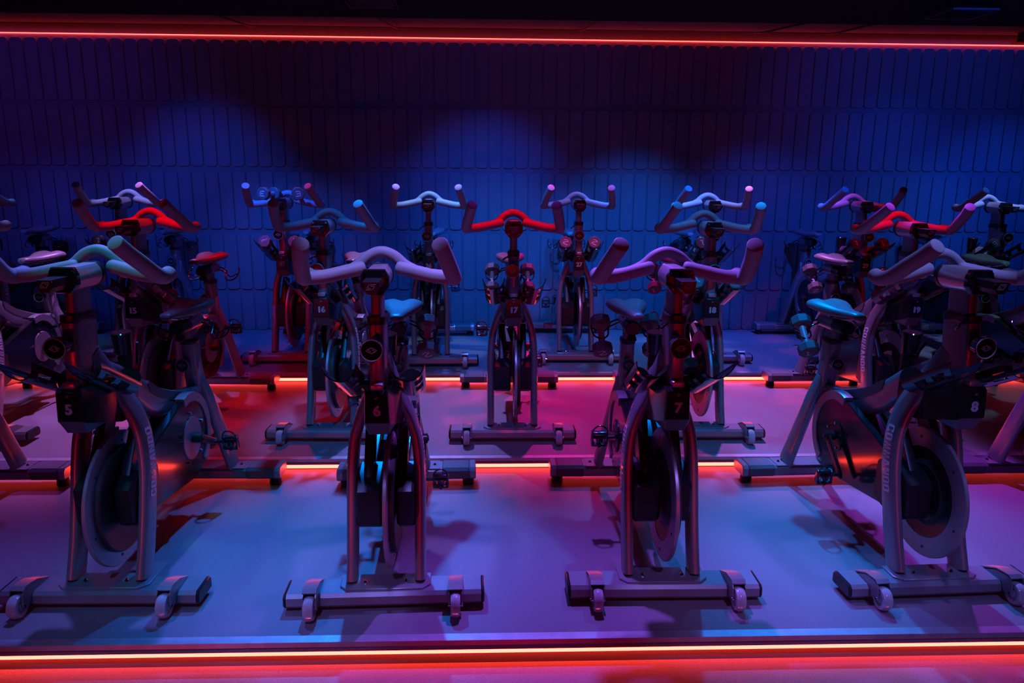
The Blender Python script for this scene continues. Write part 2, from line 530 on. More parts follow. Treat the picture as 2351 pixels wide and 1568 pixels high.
# ceiling vents
for x, y, w, lab in ((-0.62, 4.32, 0.26, 'black slatted air vent in the dark ceiling near the middle'),
                     (2.66, 4.40, 0.26, 'black slatted air vent in the dark ceiling at the right')):
    t = bpy.data.objects.new('ceiling_vent', None); COL.objects.link(t); t.location = (x, y, CEIL_Z)
    tag(t, lab, 'air vent', 'ceiling vents')
    b = new_bm()
    for a, c in (((-w / 2, 0), (0.012, w)), ((w / 2, 0), (0.012, w)), ((0, -w / 2), (w, 0.012)), ((0, w / 2), (w, 0.012))):
        box(b, (a[0], a[1], -0.005), (c[0], c[1], 0.010))
    obj('frame', finish(b, 'frame', False), 'black_plastic', t)
    b = new_bm(); box(b, (0, 0, 0), (w - 0.03, 0.003, 0.014), rot=Matrix.Rotation(0.6, 4, 'X'))
    sm = finish(b, 'slat', False)
    for k in range(10):
        obj('slat', sm, 'black_plastic', t, (0, -w / 2 + 0.022 + k * (w - 0.044) / 9, -0.006))

#%%BIKE%%
# ------------------------------------------------------------------ the spin bike: every part built once
# local frame: x to the rider's left (image right), y towards the rear, z up; origin on the floor below the transport wheels
PARTS = []          # (name, mesh, parent index or None, location, rotation, extra)
def part(name, bm_or_me, m, parent=None, loc=None, rot=None, angle=0.6, key=None, kind=None):
    me = bm_or_me if isinstance(bm_or_me, bpy.types.Mesh) else finish(bm_or_me, name, True, angle)
    if not me.materials:
        me.materials.append(MATS[m])
    PARTS.append(dict(name=name, me=me, parent=parent, loc=loc, rot=rot, key=key, kind=kind))
    return len(PARTS) - 1

def logo_bm(s, t=0.0012):
    """two hooks facing each other, drawn in the xz plane facing -y"""
    bm = new_bm()
    line = [(0.52, 0.30), (-0.16, 0.30), (-0.46, -0.12), (-0.06, -0.12)]
    w = 0.055
    for sg in (1, -1):
        for (x0, z0), (x1, z1) in zip(line, line[1:]):
            L_ = math.hypot(x1 - x0, z1 - z0)
            ux, uz = (x1 - x0) / L_, (z1 - z0) / L_
            q = [(x0 - ux * w - uz * w, z0 - uz * w + ux * w), (x1 + ux * w - uz * w, z1 + uz * w + ux * w), (x1 + ux * w + uz * w, z1 + uz * w - ux * w), (x0 - ux * w + uz * w, z0 - uz * w - ux * w)]
            bm.faces.new([bm.verts.new((sg * x * s, 0, sg * z * s)) for x, z in q])
    return bm
LOGO = finish(logo_bm(0.022), 'logo', False); LOGO.materials.append(MATS['print_grey'])

# --- front stabiliser
b = new_bm()
prof = [(0.030, 0.014), (0.024, 0.022), (0.026, 0.044), (0.036, 0.053), (0.114, 0.053), (0.123, 0.045), (0.123, 0.020), (0.116, 0.014)]
prism_x(b, prof, -0.272, 0.272)
fs = part('front_stabilizer', b, 'frame_paint')
for s in (-1, 1):
    b = new_bm(); prism_x(b, prof, s * 0.272, s * 0.281, 0.004)
    part('end_cap', b, 'black_plastic', fs)
b = new_bm()
outl = [(-0.128, 0.124), (-0.128, 0.064), (-0.106, 0.042), (0.106, 0.042), (0.128, 0.064), (0.128, 0.124)]
loft(b, [[(x, y, 0.0528) for x, y in outl], [(x, y, 0.0575) for x, y in outl], [(x * 0.985, 0.08 + (y - 0.08) * 0.96, 0.059) for x, y in outl]])
part('mounting_plate', b, 'frame_paint', fs)
b = new_bm(); cyl(b, (0, 0, 0), (0, 0, 0.004), 0.0075, 0.0065, 10); cyl(b, (0, 0, 0.004), (0, 0, 0.008), 0.0055, 0.003, 10)
bolt = finish(b, 'bolt'); bolt.materials.append(MATS['chrome'])
for s in (-1, 1):
    part('bolt', bolt, None, fs, (s * 0.058, 0.078, 0.058))
# --- transport wheels
for s in (-1, 1):
    b = new_bm()
    for q in (-1, 1):
        prism_x(b, [(0.112, 0.050), (0.054, 0.077), (0.004, 0.083), (-0.012, 0.068), (-0.014, 0.036), (-0.006, 0.025), (0.008, 0.025), (0.018, 0.034), (0.026, 0.050)],
                s * 0.200 + q * 0.0160, s * 0.200 + q * 0.0195)
    # cover sloping from above the wheel back onto the beam
    prism_x(b, [(0.118, 0.052), (0.056, 0.080), (0.006, 0.086), (-0.006, 0.079), (-0.004, 0.075), (0.008, 0.080), (0.052, 0.075), (0.104, 0.050)], s * 0.200 - 0.0195, s * 0.200 + 0.0195)
    br = part('wheel_bracket', b, 'frame_paint', None)
    b = new_bm()
    lathe_x(b, [(0.030, -0.013), (0.0335, -0.006), (0.0340, 0.0), (0.0335, 0.006), (0.030, 0.013), (0.020, 0.013), (0.020, 0.005), (0.010, 0.005), (0.010, 0.013), (0.005, 0.013),
                (0.005, -0.013), (0.010, -0.013), (0.010, -0.005), (0.020, -0.005), (0.020, -0.013)], -0.010, 0.0345, 28, s * 0.200)
    part('transport_wheel', b, 'clear_wheel', br)
    b = new_bm(); cyl(b, (s * 0.200 - 0.021, -0.010, 0.0345), (s * 0.200 + 0.021, -0.010, 0.0345), 0.0045, n=10)
    part('wheel_axle', b, 'chrome', br)

# --- fork legs with lettering
def leg_path(s):
    return catmull([(s * 0.0975, 0.100, 0.055), (s * 0.0975, 0.138, 0.16), (s * 0.0975, 0.173, 0.29), (s * 0.0965, 0.189, 0.365), (s * 0.090, 0.200, 0.440),
                    (s * 0.079, 0.204, 0.490), (s * 0.064, 0.202, 0.535), (s * 0.047, 0.192, 0.575), (s * 0.032, 0.172, 0.620), (s * 0.018, 0.140, 0.680), (s * 0.010, 0.120, 0.72)], 5)
LET = {
    'C': (0.50, [[(0, .12), (.16, .0), (.17, 1.0), (0, .88)], [(.12, 0), (.50, 0), (.50, .17), (.12, .17)], [(.12, .83), (.50, .83), (.50, 1), (.12, 1)],
                 [(.33, .17), (.50, .1), (.50, .36), (.33, .36)], [(.33, .64), (.50, .64), (.50, .9), (.33, .83)]]),
    'O': (0.50, [[(0, .1), (.17, .0), (.17, 1.0), (0, .9)], [(.33, 0), (.50, .1), (.50, .9), (.33, 1)], [(.17, 0), (.33, 0), (.33, .17), (.17, .17)], [(.17, .83), (.33, .83), (.33, 1), (.17, 1)]]),
    'M': (0.52, [[(0.02, 0), (.15, 0), (.10, .82)], [(.13, .85), (.26, 1.0), (.22, .15)], [(.27, 0), (.38, 0), (.35, .82)], [(.38, .85), (.52, 1.0), (.48, .15)]]),
    'A': (0.52, [[(0, 0), (.17, 0), (.33, 1), (.17, 1)], [(.36, 0), (.52, 0), (.38, 1), (.24, 1)], [(.14, .22), (.40, .22), (.38, .38), (.16, .38)]]),
    'N': (0.52, [[(0, 0), (.15, 0), (.15, 1), (0, 1)], [(.37, 0), (.52, 0), (.52, 1), (.37, 1)], [(.10, 1), (.22, 1), (.42, 0), (.30, 0)]]),
    'D': (0.50, [[(0, 0), (.16, 0), (.16, 1), (0, 1)], [(.33, .0), (.50, .12), (.50, .88), (.33, 1)], [(.16, 0), (.34, 0), (.34, .17), (.16, .17)], [(.16, .83), (.34, .83), (.34, 1), (.16, 1)]]),
}
def path_at(P, L, s):
    for i in range(len(P) - 1):
        if L[i + 1] >= s:
            t = (s - L[i]) / (L[i + 1] - L[i])
            return P[i].lerp(P[i + 1], t), (P[i + 1] - P[i]).normalized()
    return P[-1], (P[-1] - P[-2]).normalized()
for s in (-1, 1):
    P = leg_path(s)
    b = new_bm()
    n = len(P)
    sc = [(1.0, 1.0 if i < n * 0.7 else 1.0 - 0.5 * (i / n - 0.7)) for i in range(n)]
    sweep(b, P, superell(0.0160, 0.037, 3.0, 20), (1, 0, 0), sc)
    lg = part('fork_leg', b, 'frame_paint', None, angle=0.9)
    L = [0.0]
    for p, q in zip(P, P[1:]):
        L.append(L[-1] + (q - p).length)
    word = 'COMMANDO'
    tot = sum(LET[c][0] for c in word) + 0.09 * (len(word) - 1)
    size = 0.200 / tot
    s_lo, s_hi = 0.234, 0.434
    b = new_bm()
    u = 0.0
    hgt = 0.0335
    for c in word:
        wd, quads = LET[c]
        for q in quads:
            vs_ = []
            for x, y in q:
                a = (u + x) * size
                st = (s_lo + a) if s > 0 else (s_hi - a)
                p, t = path_at(P, L, st)
                back = Vector((1, 0, 0)) - t.x * t
                back.normalize()
                cc = t.cross(back)           # roughly +/- y
                if cc.y > 0: cc = -cc
                vs_.append(b.verts.new(p + back * (s * 0.0168) + cc * ((y - 0.5) * hgt)))
            b.faces.new(vs_)
        u += wd + 0.09
    me = finish(b, 'frame_lettering', False)
    part('frame_lettering', me, 'print_white', lg)

# --- flywheel
FY, FZ, FX = 0.180, 0.271, 0.012
b = new_bm()
lathe_x(b, [(0.195, -0.006), (0.197, -0.004), (0.197, 0.004), (0.195, 0.006), (0.140, 0.006), (0.138, 0.003), (0.138, -0.006)], FY, FZ, 56, FX)
fw = part('flywheel', b, 'flywheel_metal', angle=0.5)
b = new_bm()
lathe_x(b, [(0.139, -0.004), (0.132, -0.003), (0.124, 0.000), (0.100, 0.002), (0.085, -0.006), (0.0, -0.006), (0.0, 0.010), (0.100, 0.013), (0.124, 0.016), (0.152, 0.022), (0.156, 0.018), (0.156, 0.0065), (0.139, 0.0065)], FY, FZ, 48, FX)
part('flywheel_hub', b, 'flywheel_dark', fw, angle=0.4)
b = new_bm(); cyl(b, (-0.0075, 0, 0), (0.0075, 0, 0), 0.0042, n=10)
me = finish(b, 'rim_bolt'); me.materials.append(MATS['flywheel_dark'])
for k in range(6):
    a = 2 * PI * (k + 0.3) / 6
    part('rim_bolt', me, None, fw, (FX, FY + 0.168 * math.cos(a), FZ + 0.168 * math.sin(a)))
for s in (-1, 1):
    b = new_bm()
    x0, x1 = FX + s * 0.020, s * 0.083
    poly = [(0.115, 0.215), (0.108, 0.232), (0.108, 0.322), (0.150, 0.350), (0.230, 0.366), (0.285, 0.335), (0.290, 0.215), (0.235, 0.196), (0.135, 0.202)]
    prism_x(b, poly, x0, x1, 0.007)
    ac = part('axle_cover', b, 'black_plastic')
    b = new_bm(); prism_x(b, [(0.15, 0.35), (0.23, 0.365), (0.30, 0.47), (0.24, 0.49)], s * 0.035, s * 0.062, 0.004)
    part('axle_stay', b, 'black_plastic', ac)

# --- belt guards, one on each side
CY, CZ = 0.588, 0.306
def teardrop(r1, r2, n=14):
    c1, c2 = Vector((CY, CZ)), Vector((0.235, 0.272))
    d = c2 - c1
    base = math.atan2(d.y, d.x)
    off = math.acos((r1 - r2) / d.length)
    pts = []
    for i in range(n * 2):
        a = base + off + (2 * PI - 2 * off) * i / (n * 2 - 1)
        pts.append((c1.x + r1 * math.cos(a), c1.y + r1 * math.sin(a)))
    for i in range(n):
        a = base - off + 2 * off * i / (n - 1)
        pts.append((c2.x + r2 * math.cos(a), c2.y + r2 * math.sin(a)))
    return pts
def RIM_IDX(pts):
    """outline points from low behind the crank, over the top and down the front slope"""
    ids_ = [i for i, p in enumerate(pts) if p[0] > 0.24 and (p[1] > 0.29 or p[0] > CY + 0.10)]
    return sorted(ids_, key=lambda i: math.atan2(pts[i][1] - 0.20, pts[i][0] - 0.46))
for s in (-1, 1):
    b = new_bm(); prism_x(b, teardrop(0.150, 0.078), s * 0.034, s * 0.062, 0.004)
    bg = part('belt_guard', b, 'gloss_black', None, angle=0.5)
    b = new_bm()
    o1, o2 = teardrop(0.160, 0.086), teardrop(0.128, 0.054)
    xa, xb = s * 0.036, s * 0.067
    cols = [[(xa, p[0], p[1]), (xb - s * 0.004, p[0], p[1]), (xb, p[0] * 0.95 + q[0] * 0.05, p[1] * 0.95 + q[1] * 0.05), (xb, q[0], q[1]), (xa, q[0], q[1])] for p, q in zip(o1, o2)]
    loft(b, [cols[i] for i in RIM_IDX(o1)])
    part('guard_rim', b, 'frame_paint', bg, angle=0.5)
    b = new_bm(); cyl(b, (s * 0.060, CY, CZ), (s * 0.066, CY, CZ), 0.075 if s > 0 else 0.058, n=32, bev=0.002)
    part('crank_disc', b, 'aluminium_dull' if s > 0 else 'black_plastic', bg, angle=0.5)
    b = new_bm(); cyl(b, (-s * 0.0035, 0, 0), (s * 0.0035, 0, 0), 0.005, n=8)
    me = finish(b, 'guard_bolt'); me.materials.append(MATS['chrome'])
    for k in range(5):
        a = 2 * PI * k / 5 + 0.4
        rr = 0.046 if s < 0 else 0.09
        part('guard_bolt', me, None, bg, (s * 0.0660, CY + rr * math.cos(a), CZ + rr * math.sin(a)))
b = new_bm()
core = [(0.405, 0.20), (0.405, 0.37), (0.50, 0.42), (0.62, 0.43), (0.76, 0.42), (0.80, 0.36), (0.735, 0.25), (0.68, 0.18), (0.60, 0.155)]
prism_x(b, core, -0.034, 0.034)
part('drive_core', b, 'black_plastic')

# --- cranks and pedals
for s, key in ((-1, 'crank_r'), (1, 'crank_l')):
    b = new_bm()
    cyl(b, (s * -0.022, 0, 0), (s * 0.012, 0, 0), 0.017, n=18, bev=0.002)
    cyl(b, (s * 0.012, 0, 0), (s * 0.016, 0, 0), 0.009, n=12)
    sweep(b, [(0, 0, 0.004), (0, 0, -0.05), (0, 0, -0.10), (0, 0, -0.150), (0, 0, -0.163)], superell(0.0065, 0.0145, 3.0, 14), (1, 0, 0), [1.1, 1.0, 0.9, 0.85, 0.6])
    cr = part('crank_arm', b, 'black_plastic', None, (s * 0.088, CY, CZ), key=key)
    b = new_bm()
    cyl(b, (-s * 0.010, 0, 0), (s * 0.072, 0, 0), 0.006, n=10)
    cx = s * 0.050
    for q in (-1, 1):
        box(b, (cx + q * 0.024, 0, -0.004), (0.007, 0.020, 0.052), 0.002)
        for zz in (-0.022, 0.016):
            cyl(b, (cx + q * 0.021, -0.012, zz), (cx + q * 0.021, 0.012, zz), 0.0055, n=8)
    box(b, (cx, 0, 0.016), (0.044, 0.016, 0.010), 0.002)
    box(b, (cx, 0, -0.027), (0.044, 0.018, 0.009), 0.002)
    box(b, (cx, -0.004, -0.006), (0.022, 0.020, 0.018), 0.003)
    cyl(b, (cx, -0.012, -0.027), (cx, 0.012, -0.027), 0.0065, n=8)
    loop = [(cx + 0.024 * math.cos(PI * i / 10), -0.006 - 0.010 * math.sin(PI * i / 10), 0.020 + 0.030 * math.sin(PI * i / 10)) for i in range(11)]
    tube(b, loop, 0.0028, 8, (0, 1, 0))
    part('pedal', b, 'pedal_metal', cr, (s * 0.005, 0, -0.150), key=key + '_pedal')

# --- top tube, head, seat tube, rear legs
b = new_bm()
P = [(0.10, 0.690, 0.066), (0.20, 0.640, 0.070), (0.29, 0.592, 0.075), (0.37, 0.532, 0.084), (0.45, 0.478, 0.092), (0.55, 0.440, 0.088), (0.66, 0.414, 0.078), (0.79, 0.398, 0.085)]
C3 = catmull([(0, y, z) for y, z, h in P], 4)
hs = [p.x for p in catmull([(h, 0, 0) for y, z, h in P], 4)]
sweep(b, C3, superell(0.026, 0.5, 3.6, 20), (1, 0, 0), [(1, h) for h in hs])
tt = part('top_tube', b, 'frame_paint', angle=0.9)
b = new_bm()
C4, h4 = C3[12:26], hs[12:26]
rings = []
for i, p in enumerate(C4):
    a = C4[min(i + 1, len(C4) - 1)] - C4[max(i - 1, 0)]
    nrm = Vector((0, -a.z, a.y)).normalized()
    if nrm.z < 0: nrm = -nrm
    e = 0.35 if i in (0, len(C4) - 1) else 1.0
    top, low = p + nrm * (h4[i] / 2 + 0.003 * e), p + nrm * (h4[i] / 2 - 0.030 * e)
    rings.append([Vector((-0.0272, low.y, low.z)), Vector((-0.0272, top.y, top.z - 0.004)), Vector((-0.018, top.y, top.z)), Vector((0.018, top.y, top.z)),
                  Vector((0.0272, top.y, top.z - 0.004)), Vector((0.0272, low.y, low.z))])
loft(b, rings)
part('sweat_guard', b, 'rubber_pad', tt, angle=0.5)
# head sleeve
def lean(z): return 0.086 + (z - 0.64) * 0.09
b = new_bm()
zz = [0.600, 0.66, 0.72, 0.775, 0.822]
sweep(b, [(0, lean(z) + (0.012 if z < 0.61 else 0), z) for z in zz], superell(0.0235, 0.056, 4.5, 24), (1, 0, 0), [(0.9, 0.7), (0.95, 0.9), 1.0, 1.0, 1.0])
hd = part('head_tube', b, 'frame_paint', angle=0.9)
b = new_bm()
sweep(b, [(0, lean(0.81), 0.812), (0, lean(0.81), 0.815), (0, lean(0.83), 0.832), (0, lean(0.83), 0.835)], superell(0.0255, 0.059, 4.5, 24), (1, 0, 0), [0.9, 1, 1, 0.88])
part('sleeve_collar', b, 'black_plastic', hd, angle=0.9)
b = new_bm()
tube(b, [(-0.024, lean(0.8) - 0.03, 0.812), (-0.040, lean(0.8) - 0.045, 0.806), (-0.046, lean(0.8) - 0.045, 0.800)], 0.004, 8, (0, 1, 0), True)
part('pop_pin', b, 'chrome', hd)
b = new_bm(); cyl(b, (0, 0.045, 0.765), (0, 0.012, 0.763), 0.013, n=16); cyl(b, (-0.006, 0.014, 0.763), (-0.006, -0.014, 0.762), 0.0265, 0.0300, 28, 0.002)
kn = part('adjust_knob', b, 'gloss_black', hd)
b = new_bm()
ring = [(-0.006 + 0.0278 * math.cos(t), -0.0145, 0.762 + 0.0278 * math.sin(t)) for t in [2 * PI * i / 28 for i in range(29)]]
tube(b, ring, 0.0018, 6, (0, 1, 0))
part('knob_ring', b, 'print_grey', hd)
part('knob_logo', LOGO, None, hd, (-0.006, -0.0150, 0.762), (0, 0.5, 0))
# handlebar post
b = new_bm()
sweep(b, [(0, lean(z) + 0.004, z) for z in (0.79, 0.84, 0.88, 0.925)], superell(0.0155, 0.045, 4.5, 24), (1, 0, 0))
part('handlebar_post', b, 'aluminium_dull', angle=0.9)
# clamp
b = new_bm()
oct_ = [(0.0345 * math.cos(t) * (1.0), 0.0345 * math.sin(t)) for t in [2 * PI * i / 32 for i in range(32)]]
oct_ = [(x, min(z, 0.030)) for x, z in oct_]
loft(b, [[(x, 0.062, 0.930 + z) for x, z in oct_], [(x, 0.182, 0.930 + z) for x, z in oct_]])
cl = part('handlebar_clamp', b, 'aluminium', angle=0.4)
b = new_bm()
cap = [(0.037, 0.012), (0.028, 0.031), (-0.028, 0.031), (-0.037, 0.012), (-0.037, -0.014), (-0.020, -0.036), (0.020, -0.036), (0.037, -0.014)]
loft(b, [[(x * 0.94, 0.046, 0.930 + z * 0.94) for x, z in cap], [(x, 0.050, 0.930 + z) for x, z in cap], [(x, 0.064, 0.930 + z) for x, z in cap]])
part('clamp_cap', b, 'gloss_black', cl, angle=0.5)
b = new_bm(); cyl(b, (0, 0.0465, 0), (0, 0.043, 0), 0.0032, n=8)
me = finish(b, 'cap_screw'); me.materials.append(MATS['chrome'])
for x, z in ((-0.026, 0.022), (0.026, 0.022), (-0.022, -0.022), (0.022, -0.022)):
    part('cap_screw', me, None, cl, (x, 0, 0.930 + z))
b = new_bm(); loft(b, [[(x, 0.180, 0.930 + z) for x, z in oct_], [(x * 1.06, 0.183, 0.930 + z * 1.06) for x, z in oct_], [(x * 1.06, 0.196, 0.930 + z * 1.06) for x, z in oct_], [(x * 0.9, 0.199, 0.930 + z * 0.9) for x, z in oct_]])
part('clamp_collar', b, 'black_plastic', cl, angle=0.5)
# console block ahead of the clamp
b = new_bm()
blk = [(0.021, 0.014), (-0.021, 0.014), (-0.019, -0.006), (-0.009, -0.019), (0.009, -0.019), (0.019, -0.006)]
loft(b, [[(x * 0.93, -0.030, 0.926 + z * 0.93) for x, z in blk], [(x, -0.027, 0.926 + z) for x, z in blk], [(x, 0.050, 0.926 + z) for x, z in blk]])
cb = part('console_block', b, 'black_plastic', angle=0.5)
part('console_logo', LOGO, None, cb, (0, -0.0306, 0.927))
b = new_bm()
for x, z in ((-0.018, 0.012), (0.018, 0.012)):
    cyl(b, (x, -0.0295, 0.926 + z - 0.003), (x, -0.033, 0.926 + z - 0.003), 0.0022, n=8)
part('console_screws', b, 'chrome', cb)
# handlebar: one continuous padded bar with cross grips and horns
b = new_bm()
mid_ = [(-0.198, 0.208, 0.925), (-0.165, 0.222, 0.922), (-0.108, 0.226, 0.930), (-0.066, 0.228, 0.949), (-0.034, 0.230, 0.976), (0, 0.231, 0.9875)]
mid_ = mid_ + [(-x, y, z) for x, y, z in reversed(mid_[:-1])]
tube(b, catmull(mid_, 5), 0.0168, 14, (0, 1, 0))
hb = part('handlebar', b, 'soft_grip', angle=1.2)
for s in (-1, 1):
    b = new_bm()
    tube(b, catmull([(s * 0.052, 0.203, 0.946), (s * 0.100, 0.190, 0.936), (s * 0.150, 0.176, 0.926), (s * 0.192, 0.168, 0.923)], 4), 0.0192, 14, (0, 0, 1), True)
    part('cross_grip', b, 'soft_grip', hb, angle=1.2)
    b = new_bm()
    tube(b, catmull([(s * 0.199, 0.216, 0.925), (s * 0.202, 0.175, 0.922), (s * 0.200, 0.132, 0.935), (s * 0.191, 0.082, 0.968), (s * 0.182, 0.036, 0.998), (s * 0.171, -0.004, 1.030)], 5), 0.0215, 18, (1, 0, 0), 'flat',
         )
    part('horn_grip', b, 'soft_grip', hb, angle=1.2)

# --- number shroud
b = new_bm()
rings = [[(-0.029, 0.004, 0.640), (0.029, 0.004, 0.640), (0.032, 0.004, 0.562), (-0.032, 0.004, 0.562)],
         [(-0.033, 0.020, 0.648), (0.033, 0.020, 0.648), (0.036, 0.016, 0.554), (-0.036, 0.016, 0.554)],
         [(-0.046, 0.15, 0.640), (0.046, 0.15, 0.640), (0.054, 0.16, 0.510), (-0.054, 0.16, 0.510)],
         [(-0.046, 0.28, 0.600), (0.046, 0.28, 0.600), (0.054, 0.27, 0.50), (-0.054, 0.27, 0.50)]]
loft(b, rings)
ns = part('number_shroud', b, 'gloss_black', angle=0.4)
b = new_bm()
loft(b, [[(-0.031, 0.006, 0.5615), (0.031, 0.006, 0.5615), (0.035, 0.016, 0.5535), (-0.035, 0.016, 0.5535)],
         [(-0.026, 0.030, 0.522), (0.026, 0.030, 0.522), (0.040, 0.10, 0.528), (-0.040, 0.10, 0.528)]])
part('shroud_chin', b, 'dark_metal', ns, angle=0.3)
b = new_bm(); box(b, (0, 0.038, 0.656), (0.034, 0.05, 0.018), 0.005)
part('shroud_cap', b, 'aluminium', ns, angle=0.5)
part('bike_number', None if False else LOGO, None, ns, (0, 0.0030, 0.594), (PI / 2, 0, 0), key='number')
part('small_logo', LOGO, None, ns, (0, 0.0032, 0.630), None, key='tiny')

# --- bottle cages
for s in (-1, 1):
    a0, a1 = Vector((s * 0.080, 0.165, 0.630)), Vector((s * 0.084, -0.020, 0.728))
    ax = (a1 - a0).normalized()
    sx = Vector((1, 0, 0)) - ax.x * ax; sx.normalize()
    up_ = sx.cross(ax)
    if up_.z < 0: up_ = -up_
    b = new_bm()
    R, T = 0.047, 0.003
    NL, NA = 8, 14
    def cp(i, j, r):
        t = i / NL
        th = PI * (1.06 + 0.88 * j / NA)
        k = 1.0 - 0.12 * (1 - t)
        rr = r * k
        lift = -0.016 * math.cos(2 * PI * (j / NA)) * t * t
        return a0.lerp(a1, t) + sx * (rr * math.cos(th)) + up_ * (rr * math.sin(th)) + ax * (0.04 * t * (abs(j / NA - 0.5) * 2) ** 2)
    holes = set()
    for i in (2, 3, 5, 6):
        for j in (2, 3, 4, 9, 10, 11):
            holes.add((i, j))
    vin = [[b.verts.new(cp(i, j, R - T)) for j in range(NA + 1)] for i in range(NL + 1)]
    vou = [[b.verts.new(cp(i, j, R)) for j in range(NA + 1)] for i in range(NL + 1)]
    def solid(i, j): return 0 <= i < NL and 0 <= j < NA and (i, j) not in holes
    for i in range(NL):
        for j in range(NA):
            if not solid(i, j): continue
            b.faces.new((vin[i][j], vin[i + 1][j], vin[i + 1][j + 1], vin[i][j + 1]))
            b.faces.new((vou[i][j + 1], vou[i + 1][j + 1], vou[i + 1][j], vou[i][j]))
            for (di, dj), (p, q) in {(-1, 0): ((i, j), (i, j + 1)), (1, 0): ((i + 1, j), (i + 1, j + 1)), (0, -1): ((i, j), (i + 1, j)), (0, 1): ((i, j + 1), (i + 1, j + 1))}.items():
                if not solid(i + di, j + dj):
                    b.faces.new((vin[p[0]][p[1]], vin[q[0]][q[1]], vou[q[0]][q[1]], vou[p[0]][p[1]]))
    # closed end and mount
    cyl(b, a0 - ax * 0.004, a0 + ax * 0.002, 0.036, n=18)
    box(b, (s * 0.045, 0.10, 0.648), (0.05, 0.03, 0.020), 0.004)
    part('bottle_cage', b, 'gloss_black', angle=0.6)

# --- resistance lever
b = new_bm()
cyl(b, (0.0, 0.325, 0.575), (0.0, 0.322, 0.635), 0.020, 0.017, 18)
cyl(b, (0.0, 0.322, 0.612), (0.0, 0.318, 0.672), 0.020, 0.021, 20, 0.002)
rl = part('resistance_lever', b, 'black_plastic')
b = new_bm()
cyl(b, (0.0, 0.318, 0.668), (0.0, 0.313, 0.738), 0.0235, 0.0300, 24, 0.003)
part('lever_knob', b, 'gloss_black', rl)
b = new_bm()
tube(b, [(0.030, 0.33, 0.640), (0.036, 0.325, 0.675), (0.045, 0.31, 0.705)], 0.005, 8, (0, 1, 0), True)
part('brake_paddle', b, 'black_plastic', rl)

# --- seat tube
SY = 0.795
b = new_bm()
sweep(b, [(0, SY + 0.03, 0.36), (0, SY + 0.012, 0.44), (0, SY, 0.52), (0, SY - 0.004, 0.600)], superell(0.024, 0.040, 4.0, 24), (1, 0, 0), [(1.2, 1.2), (1.1, 1.0), 1.0, 1.0])
st = part('seat_tube', b, 'frame_paint', angle=0.9)
b = new_bm(); sweep(b, [(0, SY - 0.004, 0.596), (0, SY - 0.004, 0.600), (0, SY - 0.004, 0.612), (0, SY - 0.004, 0.615)], superell(0.026, 0.042, 4.0, 24), (1, 0, 0), [0.92, 1, 1, 0.9])
part('seat_collar', b, 'black_plastic', st, angle=0.9)
b = new_bm(); cyl(b, (-0.006, SY - 0.03, 0.532), (-0.006, SY - 0.055, 0.530), 0.012, n=14); cyl(b, (-0.006, SY - 0.052, 0.530), (-0.006, SY - 0.076, 0.529), 0.0215, 0.0245, 26, 0.002)
part('seat_knob', b, 'gloss_black', st)
b = new_bm()
ring = [(-0.006 + 0.0226 * math.cos(t), SY - 0.0768, 0.529 + 0.0226 * math.sin(t)) for t in [2 * PI * i / 26 for i in range(27)]]
tube(b, ring, 0.0016, 6, (0, 1, 0))
part('knob_ring', b, 'print_grey', st)
part('knob_logo', LOGO, None, st, (-0.006, SY - 0.0772, 0.529), (0, 0.5, 0))
for s in (-1, 1):
    b = new_bm()
    for k in range(3):
        box(b, (s * 0.0248, SY - 0.014 + 0.011 * k, 0.485 + 0.004 * (k % 2)), (0.0012, 0.0032, 0.075))
    part('stripe_decal', b, 'print_white', st)
b = new_bm(); sweep(b, [(0, SY - 0.004, z) for z in (0.58, 0.66)], superell(0.0165, 0.031, 4.0, 20), (1, 0, 0))
sp = part('seat_post', b, 'aluminium_dull', angle=0.9)
b = new_bm()
sl = [(0.0265 * math.cos(t), 0.0265 * math.sin(t)) for t in [2 * PI * i / 24 for i in range(24)]]
sl = [(x, max(z, -0.020)) for x, z in sl]
loft(b, [[(x, SY - 0.035, 0.668 + z) for x, z in sl], [(x, SY + 0.075, 0.668 + z) for x, z in sl]])
ss = part('saddle_slider', b, 'aluminium', angle=0.5)
b = new_bm(); loft(b, [[(x * 0.9, SY - 0.110, 0.668 + z * 0.9) for x, z in sl], [(x * 1.02, SY - 0.105, 0.668 + z * 1.02) for x, z in sl], [(x * 1.02, SY - 0.034, 0.668 + z * 1.02) for x, z in sl]])
part('slider_cap', b, 'black_plastic', ss, angle=0.5)
b = new_bm(); cyl(b, (0, SY - 0.085, 0.650), (0, SY - 0.085, 0.622), 0.012, 0.019, 16, 0.002)
part('slider_knob', b, 'black_plastic', ss)
b = new_bm(); box(b, (0, SY - 0.03, 0.700), (0.036, 0.045, 0.020), 0.004); cyl(b, (-0.026, SY - 0.03, 0.702), (0.026, SY - 0.03, 0.702), 0.008, n=10)
part('saddle_clamp', b, 'black_plastic', ss)
